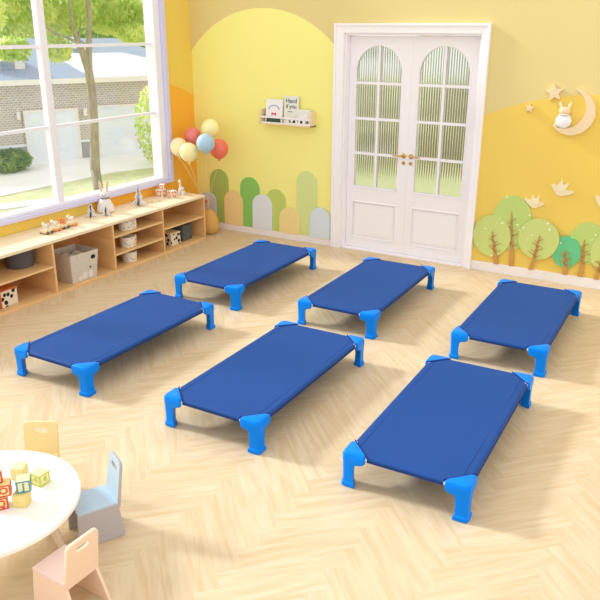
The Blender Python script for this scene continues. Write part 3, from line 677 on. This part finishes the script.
# ------------------------------------------------------------------ moon, bunny, stars, birds
t = thing('crescent_moon', 'wooden crescent moon on the orange wall with a bunny on it', 'wall decoration', (-1.222, YB, 1.503))
R1 = .186; c2 = (-.060, .034); R2 = .168
def inter():
    d_ = math.hypot(*c2); a = (R1*R1-R2*R2+d_*d_)/(2*d_); h = math.sqrt(R1*R1-a*a); ux, uy = c2[0]/d_, c2[1]/d_
    return (a*ux-h*uy, a*uy+h*ux), (a*ux+h*uy, a*uy-h*ux)
pA, pB = inter(); a0 = math.atan2(pB[1], pB[0]); a1 = math.atan2(pA[1], pA[0])
if a1 > a0: a1 -= 2*PI
outer = circ(0, 0, R1, None, 40, a0, a1, False)
b0 = math.atan2(pA[1]-c2[1], pA[0]-c2[0]); b1_ = math.atan2(pB[1]-c2[1], pB[0]-c2[0])
if b1_ < b0: b1_ += 2*PI
inner = circ(c2[0], c2[1], R2, None, 40, b0, b1_, False)
if abs(outer[0][0]-pB[0]) > 1e-3: pass
bm = bmesh.new(); plate(bm, [outer+inner[1:-1]], .04, onwall(0, 0, 0)); obj('moon_body', bm, 'wood_pale', t, bevel=.004)
t = thing('wooden_bunny', 'little white striped bunny sitting on the crescent moon', 'wall decoration', (-1.283, YB-.03, 1.374))
bm = bmesh.new(); ball(bm, (0, 0, .056), (.066, .027, .060), 22); obj('body', bm, 'striped', t, smooth=True)
bm = bmesh.new(); ball(bm, (0, 0, .138), (.048, .023, .036), 18); hd = obj('head', bm, 'wood_pale', t, smooth=True)
for s in (-1, 1):
    bm = bmesh.new(); ball(bm, (0, 0, 0), (.011, .007, .028), 12, T(s*.036, 0, .184, ry=s*.35)); obj('ear', bm, 'cream', hd, smooth=True)
bm = bmesh.new(); pts = [(.036*math.cos(a), .022*math.sin(a), .108) for a in [2*PI*k/20 for k in range(21)]]; tube(bm, pts, .008, 8, cap=False); obj('scarf', bm, 'bin', t, smooth=True)
bm = bmesh.new(); ball(bm, (-.058, 0, .018), (.018, .014, .016), 12); obj('tail', bm, 'wood_pale', t, smooth=True)
def star(x, z, r, rot, lb):
    bm = bmesh.new(); P = [((r if k % 2 == 0 else r*.45)*math.sin(2*PI*k/10), (r if k % 2 == 0 else r*.45)*math.cos(2*PI*k/10)) for k in range(10)]
    plate(bm, [P[::-1]], .03, onwall(0, 0, 0) @ Matrix.Rotation(rot, 4, 'Z')); tag(obj('wooden_star', bm, 'wood_pale', bevel=.004, loc=(x, YB, z)), lb, 'wall decoration', 'wooden stars')
star(-1.385, 1.655, .078, .15, 'large pale wooden star touching the moon side of the wall arc')
star(-1.578, 1.520, .042, -.1, 'small pale wooden star between the door and the large star')
def bird(x, z, s, flip, rot, lb):
    t = thing('wooden_bird', lb, 'wall decoration', (x, YB, z), group='wooden birds on the orange wall'); t.rotation_euler = (0, rot, 0)
    P = [(-1, .25), (-.72, .40), (-.45, .22), (-.1, .20), (.3, .0), (.62, -.12), (1.0, -.10), (1.05, -.28), (.55, -.52), (.0, -.66), (-.4, -.58), (-.75, -.12)]
    Wg = [(-.45, -.1), (-.42, .30), (-.22, .62), (-.05, .86), (.03, .50), (.12, .36), (.34, .52), (.56, .56), (.50, .30), (.36, .05), (.2, -.2), (-.2, -.25)]
    P = [(a*s*(-1 if flip else 1), b*s) for a, b in P]; Wg = [(a*s*(-1 if flip else 1), b*s) for a, b in Wg]
    bm = bmesh.new(); plate(bm, [P], .016, onwall(0, 0, 0)); obj('body', bm, 'cream', t, bevel=.002)
    bm = bmesh.new(); plate(bm, [Wg], .010, onwall(0, 0, -.0165)); obj('wing', bm, 'cream', t, bevel=.002)
bird(-1.228, .855, .098, False, 0, 'cream wooden bird flying highest, above the round trees')
bird(-1.448, .715, .086, True, .45, 'cream wooden bird beside the crown of the tallest tree cutout')
bird(-.860, .785, .095, False, .1, 'cream wooden bird at the far end, above the last lime trees')

# ------------------------------------------------------------------ tree cutouts on the wall
def walltree(cx, cz, rx, rz, m, trunk, ly, lb):
    t = thing('tree_cutout', lb, 'wall decoration', (cx, YB-.0125*ly, .091), group='tree cutouts on the orange wall')
    rnd = random.Random(int(abs(cx)*1000))
    P = [(rx*(1+.012*math.sin(5*a+cx*9))*math.cos(a), cz-.091+rz*(1+.012*math.sin(4*a))*math.sin(a)) for a in [2*PI*k/48 for k in range(48)]]
    bm = bmesh.new(); plate(bm, [P], .012, onwall(0, 0, 0)); obj('crown', bm, m, t, bevel=.002)
    (tx, tz), (bx, bz) = trunk; tx -= cx; bx -= cx; tz -= .091; bz = 0
    def lerp(f): return (bx+(tx-bx)*f + .004*math.sin(f*5), bz+(tz-bz)*f)
    n = 9; L_ = []; R_ = []
    for k in range(n):
        f = k/(n-1); x, z = lerp(f); w_ = .017*(1-f)**.8+.004; L_.append((x-w_, z)); R_.append((x+w_, z))
    bm = bmesh.new(); plate(bm, [R_+L_[::-1]], .006, onwall(0, 0, -.0125))
    for k, f in enumerate((.42, .56, .7, .84)):
        x, z = lerp(f); s = 1 if k % 2 else -1; l_ = .055*(1.2-f)+.02
        plate(bm, [[(x, z-.005), (x+s*l_, z+l_*.55-.002), (x+s*l_, z+l_*.55+.002), (x, z+.005)][::s]], .006, onwall(0, 0, -.0125))
        x, z = lerp(f-.05); plate(bm, [[(x, z-.004), (x-s*l_*.8, z+l_*.4-.002), (x-s*l_*.8, z+l_*.4+.002), (x, z+.004)][::-s]], .006, onwall(0, 0, -.0125))
    obj('trunk', bm, 'decal_trunk', t)
walltree(-1.632, .498, .182, .255, 'speck_lime', ((-1.636, .60), (-1.594, .1)), 0, 'tallest lime tree cutout, oval crown, second from the door')
walltree(-1.800, .352, .176, .196, 'speck_lime_b', ((-1.792, .401), (-1.735, .1)), 1, 'round lime tree cutout nearest the white door')
walltree(-1.372, .385, .180, .188, 'speck_lime_b', ((-1.357, .423), (-1.41, .1)), 2, 'round lime tree cutout right beside the teal one')
walltree(-.955, .400, .162, .188, 'speck_lime', ((-.980, .431), (-.979, .1)), 0, 'lime tree cutout directly behind the teal one')
walltree(-1.122, .300, .122, .146, 'speck_teal', ((-1.127, .318), (-1.108, .1)), 1, 'small teal green tree cutout, the only teal one')
walltree(-.770, .340, .150, .185, 'speck_lime_b', ((-.815, .292), (-.843, .1)), 1, 'lime tree cutout furthest from the door, cut by the picture edge')

# ------------------------------------------------------------------ round table, chairs, blocks
TC = (-2.452, 1.578); TR = .389; TZ = .30
t = thing('round_table', 'white round low children table with splayed wooden legs', 'table', (*TC, 0))
bm = bmesh.new(); lathe(bm, [(TR-.006, TZ-.024), (TR, TZ-.020), (TR, TZ-.004), (TR-.004, TZ)], 72); obj('tabletop', bm, 'table', t, smooth=30)
for a in (48, 138, 228, 318):
    a = math.radians(a-5); c, s = math.cos(a), math.sin(a); bm = bmesh.new()
    tube(bm, [(c*.22, s*.22, TZ-.03), (c*.285, s*.285, 0)], [.024, .016], 14); obj('leg', bm, 'table_edge', t, smooth=True)
bm = bmesh.new()
for k in range(4):
    a = math.radians(48-5+90*k); b = a+PI/2; tube(bm, [(math.cos(a)*.22, math.sin(a)*.22, TZ-.04), (math.cos(b)*.22, math.sin(b)*.22, TZ-.04)], .010, 8)
obj('apron', bm, 'table_edge', t)

def chair(loc, ang, seatm, sidem, backm, lb, bw=.13, zs=.18, zb=.362, flare=.02):
    """local +x = the way the sitter faces"""
    t = thing('toddler_chair', lb, 'chair', (*loc, 0), ang, group='small solid-sided chairs round the table')
    Wd, D = .165, .18; th = .014
    bm = bmesh.new(); box(bm, (-D/2, -Wd/2, zs-th), (D/2, Wd/2, zs)); obj('seat', bm, seatm, t, bevel=.003)
    for s in (-1, 1):   # solid side panels, splayed out to the floor
        bm = bmesh.new(); sp = .010
        def q(x, z): return (x, s*(Wd/2 - .002 + sp*(zs-z)/zs), z)
        P = [(-D/2-flare, 0), (D/2+.012, 0), (D/2, zs-.002), (-D/2, zs-.002)]
        loft(bm, [[(q(x, z)[0], q(x, z)[1]-s*th, z) for x, z in P], [q(x, z) for x, z in P]]); obj('side_panel', bm, sidem, t, bevel=.003)
    bm = bmesh.new(); hb = zb-zs; w0, w1 = Wd/2, bw/2
    rc = .018
    P = [(-w0, -.03), (w0, -.03), (w1+.002, hb-rc), (w1-rc*.3, hb-rc*.3), (w1-rc, hb), (-w1+rc, hb), (-w1+rc*.3, hb-rc*.3), (-w1-.002, hb-rc)]
    slot = [(x, z) for x, z in circ(-.022, hb-.044, .012, .012, 10, PI/2, 3*PI/2, False)+circ(.022, hb-.044, .012, .012, 10, -PI/2, PI/2, False)]
    F = Matrix.Translation((-D/2+.001, 0, zs)) @ Matrix.Rotation(math.radians(-9), 4, 'Y') @ Matrix(((0, 0, -1, 0), (-1, 0, 0, 0), (0, 1, 0, 0), (0, 0, 0, 1)))
    plate(bm, [P, slot], .015, F); bm.normal_update(); nrm = (F.to_3x3() @ Vector((0, 0, 1))).normalized()
    if isinstance(backm, list):
        for f in bm.faces: f.material_index = 0 if abs(f.normal.dot(nrm)) > .8 else 1  # grey edge faces: their shade is put into the colour
    obj('backrest', bm, backm, t, bevel=.002)
    return t
chair((-2.2, 1.93), math.radians(-118), 'greyblue', 'grey', ['greyblue', 'grey'], 'light blue chair with solid grey sides on the right of the table', .135)
chair((-1.985, 1.565), math.radians(178), 'peach_seat', 'peach', 'peach', 'peach wooden chair with slotted backrest at the near side of the table', .15, flare=.06)
chair((-2.650, 2.005), math.radians(-59), 'chair_yellow', 'chair_yellow', 'chair_yellow', 'pale yellow chair half hidden behind the table', .165, zb=.34)

def block(x, y, z, a, s, letter, frame, wood, lb):
    t = thing('alphabet_block', lb, 'toy block', (x, y, z), math.radians(a), group='alphabet blocks on the table')
    bm = bmesh.new(); box(bm, (-s/2, -s/2, 0), (s/2, s/2, s)); obj('block_body', bm, wood, t, bevel=.003)
    bm = bmesh.new(); bl = bmesh.new(); h = s/2
    for k in range(4):
        q = T(rz=k*PI/2) @ T(0, -h, h) @ WALLM
        plate(bm, [[(-h*.94, -h*.94), (h*.94, -h*.94), (h*.94, h*.94), (-h*.94, h*.94)], [(-h*.76, -h*.76), (h*.76, -h*.76), (h*.76, h*.76), (-h*.76, h*.76)]], .0012, q)
        text(bl, letter, s*.78, .0007, q @ Matrix.Translation((0, 0, .0005)))
    obj('border', bm, frame, t); obj('letter', bl, frame, t)
S = .056
block(-2.352, 1.582, TZ, 58, S, 'Q', 'red', 'block_wood', 'red lettered block Q on the tabletop beside the plain stack base')
block(-2.290, 1.640, TZ, 28, S, 'Z', 'block_wood', 'block_wood', 'yellow natural wood block carrying the teal J block')
block(-2.342, 1.600, TZ+S+.001, 50, S, 'O', 'red', 'block_wood', 'red lettered block O on top of the Q block')
block(-2.296, 1.662, TZ+S+.001, 49, S, 'J', 'teal', 'block_pale', 'teal framed block J on top of the natural wood block')
block(-2.372, 1.585, TZ+2*S+.002, 62, S, 'L', 'red', 'block_wood', 'red lettered block topmost of the stack')
block(-2.460, 1.770, TZ, 30, S, 'H', 'block_wood', 'block_pale', 'pale green wood block behind the stack')
block(-2.345, 1.785, TZ, 90, S, '4', 'lime', 'block_pale', 'lime framed block 4 standing apart from the stack')

# ------------------------------------------------------------------ outside
GZ = -1.95
def plane(name, pts, z, m, kind='structure'):
    bm = bmesh.new(); c = pts[0]
    plate(bm, [[(x-c[0], y-c[1]) for x, y in pts]], .04, Matrix.Translation((0, 0, -.04))); o = obj(name, bm, m, loc=(c[0], c[1], z)); o['kind'] = kind; return o
plane('lawn', [(-60, -20), (-5.5, -20), (-5.5, 6.9), (20, 6.9), (20, 60), (-60, 60)], GZ, 'lawn')
plane('driveway', [(-16.15, -4), (-16.15, 12.3), (-16.05, 16.2), (-15.2, 18.6), (-14.5, 21.0), (-17.2, 23.5), (-20.2, 15.0), (-24, 2), (-24, -4)], GZ+.03, 'concrete')
plane('garden_path', [(-15.95, 10.6), (-14.7, 13.0), (-14.3, 12.75), (-15.3, 10.3)], GZ+.03, 'concrete')
O = Vector((-19.4, 16.3, 0)); u = Vector((.4311, .9023, 0)); nn = Vector((-.9023, .4311, 0))
HZ = math.atan2(u.y, u.x)
hs = thing('garage_house', 'brick garage house with white doors and slate roof outside the window', 'house', (O.x, O.y, GZ), HZ)
H0 = -GZ   # local z = world z + H0 ; local x = along the wall, local y = away from the room
def hb(name, lo, hi, m, parent=hs, bev=0):
    bm = bmesh.new(); box(bm, (lo[0], lo[1], lo[2]+H0), (hi[0], hi[1], hi[2]+H0)); return obj(name, bm, m, parent, bevel=bev)
hb('brick_wall', (-6, 0, -1.36), (6.2, 6, .55), 'brick')
hb('stone_base', (-6, -.03, -1.95), (6.2, 6.02, -1.36), 'stone')
hb('ledge', (-6, -.07, -1.40), (6.2, -.0, -1.33), 'ext_white')
def garage(x0, x1, zt):
    g = hb('garage_door', (x0, -.09, -1.95), (x1, -.035, zt), 'ext_white')
    bm = bmesh.new()
    for k in range(1, 4):
        z = -1.95+(zt+1.95)*k/4+H0; box(bm, (x0+.04, -.105, z-.012), (x1-.04, -.09, z+.012))
    obj('door_seam', bm, 'ext_white', g)
    bm = bmesh.new(); a, b = H0-1.95, H0+zt
    box(bm, (x0-.07, -.12, a), (x0, -.03, b+.07)); box(bm, (x1, -.12, a), (x1+.07, -.03, b+.07)); box(bm, (x0, -.12, b), (x1, -.03, b+.07)); obj('door_trim', bm, 'white', g)
garage(-.20, 1.40, -.36); garage(2.10, 4.40, -.32)
for x in (-.42, 1.70):
    bm = bmesh.new(); z = H0-.55; box(bm, (x-.05, -.15, z), (x+.05, -.05, z+.2)); box(bm, (x-.07, -.17, z+.2), (x+.07, -.03, z+.23)); tube(bm, [(x, -.1, z+.23), (x, -.1, z+.32)], .012, 6); obj('wall_lamp', bm, 'white', hs)
hb('fascia', (-6.4, -.42, .50), (6.6, -.34, .66), 'white')
hb('soffit', (-6.4, -.34, .50), (6.6, 0, .54), 'white')
bm = bmesh.new()
def rp(pts): 
    vs = [bm.verts.new((x, y, z+H0)) for x, y, z in pts]; bm.faces.new(vs)
# lower hipped roof over the garage, then the taller slate roof behind it
rp([(.9, -.42, .66), (6.6, -.42, .66), (4.4, 3.2, 1.30), (1.9, 3.2, 1.30)]); rp([(6.6, -.42, .66), (6.6, 6.4, .66), (4.4, 3.2, 1.30)]); rp([(1.2, -.42, .66), (2.2, 3.2, 1.3), (1.2, 6.4, .66)]); rp([(2.2, 3.2, 1.3), (4.4, 3.2, 1.3), (6.6, 6.4, .66), (1.2, 6.4, .66)])
rf = obj('pale_roof', bm, 'roof_pale', hs); rf['label'] = 'pale hipped roof'
bm = bmesh.new()
rp([(-6.4, -.42, .66), (1.9, -.42, .66), (1.4, 4.2, 1.65), (-6.4, 4.2, 1.65)]); rp([(-6.4, 4.2, 1.65), (1.4, 4.2, 1.65), (1.9, 8, .66), (-6.4, 8, .66)]); rp([(1.9, -.42, .66), (1.9, 8, .66), (1.4, 4.2, 1.65)])
rp([(1.6, 4.5, 1.0), (7.0, 4.5, 1.0), (6.0, 7.5, 1.75), (2.0, 7.5, 1.75)]); rp([(7, 4.5, 1.0), (7, 9, 1.0), (6, 7.5, 1.75)])
obj('slate_roof', bm, 'slate', hs)
def dormer(x, y, z, w_, h_):
    bm = bmesh.new(); plate(bm, [[(-w_/2, 0), (w_/2, 0), (w_/2, h_*.55), (0, h_), (-w_/2, h_*.55)]], 1.6, T(x, y+1.6, z+H0) @ WALLM)
    g = obj('dormer', bm, 'white', hs)
    bm = bmesh.new()
    for s in (-1, 1): loft(bm, [[(x, y-.12, z+h_+.02+H0), (x, y-.12, z+h_+.08+H0), (x+s*(w_/2+.1), y-.12, z+h_*.5+.04+H0), (x+s*(w_/2+.1), y-.12, z+h_*.5-.02+H0)], [(x, y+1.6, z+h_+.02+H0), (x, y+1.6, z+h_+.08+H0), (x+s*(w_/2+.1), y+1.6, z+h_*.5+.04+H0), (x+s*(w_/2+.1), y+1.6, z+h_*.5-.02+H0)]])
    obj('dormer_roof', bm, 'slate', g)
    bm = bmesh.new(); box(bm, (x-w_*.2, y-.02, z+h_*.12+H0), (x+w_*.2, y, z+h_*.5+H0)); obj('dormer_window', bm, 'slate', g)
dormer(-.35, .8, .8, 1.1, .75); dormer(3.2, 4.6, 1.1, .9, .65)
t = thing('added_facade', 'added pale building beyond the hedge, its grey battens striping the door glass', 'building', (-12, 30, GZ))  # invented building, added so the reeded glass shows grey stripes
bm = bmesh.new(); box(bm, (0, 0, 0), (24, 3, 7.5)); obj('facade_wall', bm, 'roof_pale', t)
bm = bmesh.new()
for k in range(24): box(bm, (k+.2, -.12, 0), (k+.5, 0, 7.5))
obj('batten', bm, 'batten', t); t.children[-1]['kind'] = 'stuff'
# olive wall of hedge beyond the door, foliage
def leafcloud(bm, c, r, n, s, rnd):
    for _ in range(n):
        while True:
            p = Vector((rnd.uniform(-1, 1), rnd.uniform(-1, 1), rnd.uniform(-1, 1)))
            if p.length < 1: break
        p = p.normalized()*(p.length**.5)
        q = Vector(c)+Vector((p.x*r[0], p.y*r[1], p.z*r[2]))
        e = Euler((rnd.uniform(0, 6), rnd.uniform(0, 6), rnd.uniform(0, 6))).to_matrix(); a = e @ Vector((s, 0, 0)); b = e @ Vector((0, s*.45, 0))
        vs = [bm.verts.new(q-a), bm.verts.new(q-b), bm.verts.new(q+a), bm.verts.new(q+b)]; bm.faces.new(vs)
rnd = random.Random(5)
bx, by = -12.9, 12.6
t = thing('garden_tree', 'slim forked tree with lime green leaves outside the window', 'tree', (bx, by, GZ))
def rl(p): return (p[0]-bx, p[1]-by, p[2]-GZ)
bm = bmesh.new()
tube(bm, [rl(p) for p in [(-12.9, 12.6, GZ), (-13, 12.60, -1.0), (-13, 12.70, .15), (-13, 12.72, .82), (-13, 12.68, 1.22)]], [.15, .12, .105, .095, .10], 12)
tube(bm, [rl(p) for p in [(-13, 12.68, 1.2), (-13, 12.56, 1.58), (-13, 12.43, 1.86), (-12.9, 12.24, 2.2), (-12.8, 12.1, 2.8)]], [.08, .07, .055, .04, .03], 9)
tube(bm, [rl(p) for p in [(-13, 12.69, 1.2), (-13.05, 12.80, 1.73), (-13.1, 12.95, 2.35), (-13.1, 12.98, 3.2), (-13, 13.2, 4.2)]], [.08, .07, .06, .045, .03], 9)
tube(bm, [rl(p) for p in [(-13, 12.44, 1.84), (-12.9, 12.0, 1.98), (-12.8, 11.6, 2.05), (-12.7, 11.1, 2.3)]], [.035, .03, .025, .02], 7)
tube(bm, [rl(p) for p in [(-13.02, 12.72, 1.5), (-13, 12.45, 1.9), (-12.9, 12.5, 2.3)]], [.04, .035, .02], 7)
obj('trunk', bm, 'bark', t, smooth=True)
bm = bmesh.new()
for c, r, n in [((-14, 11.6, 2.55), (.9, 1.0, .62), 2600), ((-14.3, 13.3, 2.75), (1, 1.0, .62), 2400), ((-13.9, 14.6, 2.5), (.9, 1.0, .50), 2400), ((-13.8, 15.5, 2.35), (1, .75, .62), 1500), ((-12.9, 10.55, 1.75), (.4, .36, .22), 330),
                ((-12.9, 11.75, 1.72), (.3, .30, .26), 260), ((-12.9, 14.3, 2.02), (.5, .5, .22), 420), ((-13.8, 12.6, 2.2), (.5, .45, .22), 330), ((-13, 9.4, 2.5), (1, .9, .8), 1600), ((-13, 12.5, 4.0), (1.8, 3.0, 1.0), 2500)]:
    leafcloud(bm, rl(c), r, int(n*1.2), .085, rnd)
obj('crown', bm, 'leaf', t)
def shrub(c, r, n, m, lb, s=.08):
    bm = bmesh.new(); leafcloud(bm, (0, 0, r[2]), r, n, s, rnd); o = obj('garden_shrub', bm, m, loc=(c[0], c[1], GZ)); tag(o, lb, 'shrub', 'shrubs outside the window')
shrub((-18.75, 14.75), (.5, .75, .34), 1000, 'leaf_d', 'low dark green shrub at the foot of the brick wall')
shrub((-18.8, 13.3), (.4, .5, 1.0), 500, 'leaf', 'pale lime shrub beside the low dark one')
shrub((-15.9, 18.15), (.55, .75, 1.25), 1000, 'leaf', 'tall lime shrub in front of the wide garage door')
shrub((-14.6, 17.5), (.4, .5, .85), 650, 'leaf', 'bright lime shrub at the window frame side')
t = thing('distant_tree', 'dark green tree behind the garage roof', 'tree', (-29.5, 31.0, GZ))
bm = bmesh.new(); tube(bm, [(0, 0, 0), (0, 0, 3)], .2, 8); obj('trunk', bm, 'bark', t)
bm = bmesh.new()
for c, r, n in [((0, 0, 3.4), (2.2, 2.6, 1.1), 2600), ((-1, -3, 3.1), (2, 2, .8), 1400), ((1, 3, 3.6), (2, 2, 1.2), 1200)]: leafcloud(bm, c, r, n, .17, rnd)
obj('crown', bm, 'leaf_d', t)
bm = bmesh.new(); box(bm, (0, 0, 0), (22, 1.0, 2.5))
for k in range(30): ball(bm, (.4+k*.73, .3, 1.4), (.28, .5, 1.15), 10)
tag(obj('boundary_hedge', bm, 'hedge', loc=(-12.2, 21.5, GZ)), 'long olive hedge blurred behind the door glass', 'hedge')

# ------------------------------------------------------------------ light
wd = bpy.data.worlds.new('sky'); SC.world = wd; wd.use_nodes = True
bg = wd.node_tree.nodes['Background']; bg.inputs[0].default_value = (.99, .975, .95, 1); bg.inputs[1].default_value = .97
sd = bpy.data.lights.new('sun', 'SUN'); sd.energy = 2.9; sd.angle = math.radians(9); sd.color = (.90, .96, 1.0)
so = bpy.data.objects.new('sun', sd); COL.objects.link(so)
so.rotation_euler = Vector((.33, .045, -.195)).to_track_quat('-Z', 'Y').to_euler(); so.location = (-8, 2, 6)

# ------------------------------------------------------------------ camera
cd = bpy.data.cameras.new('camera'); cd.sensor_width = 36; cd.lens = 734.6166/600*36; cd.clip_end = 300
co = bpy.data.objects.new('camera', cd); COL.objects.link(co)
co.matrix_world = Matrix.Translation((0, 0, 2.1576)) @ Matrix.Rotation(.5285, 4, 'Z') @ Matrix.Rotation(PI/2-.354, 4, 'X') @ Matrix.Rotation(.003, 4, 'Z')
SC.camera = co
vs = SC.view_settings; vs.view_transform = 'Standard'; vs.look = 'None'; vs.gamma = 1; vs.use_curve_mapping = False; vs.exposure = .38
SC.display_settings.display_device = 'sRGB'
SC.cycles.max_bounces = 10; SC.cycles.transmission_bounces = 8; SC.cycles.transparent_max_bounces = 12; SC.cycles.use_denoising = True
SC.cycles.sample_clamp_indirect = 8
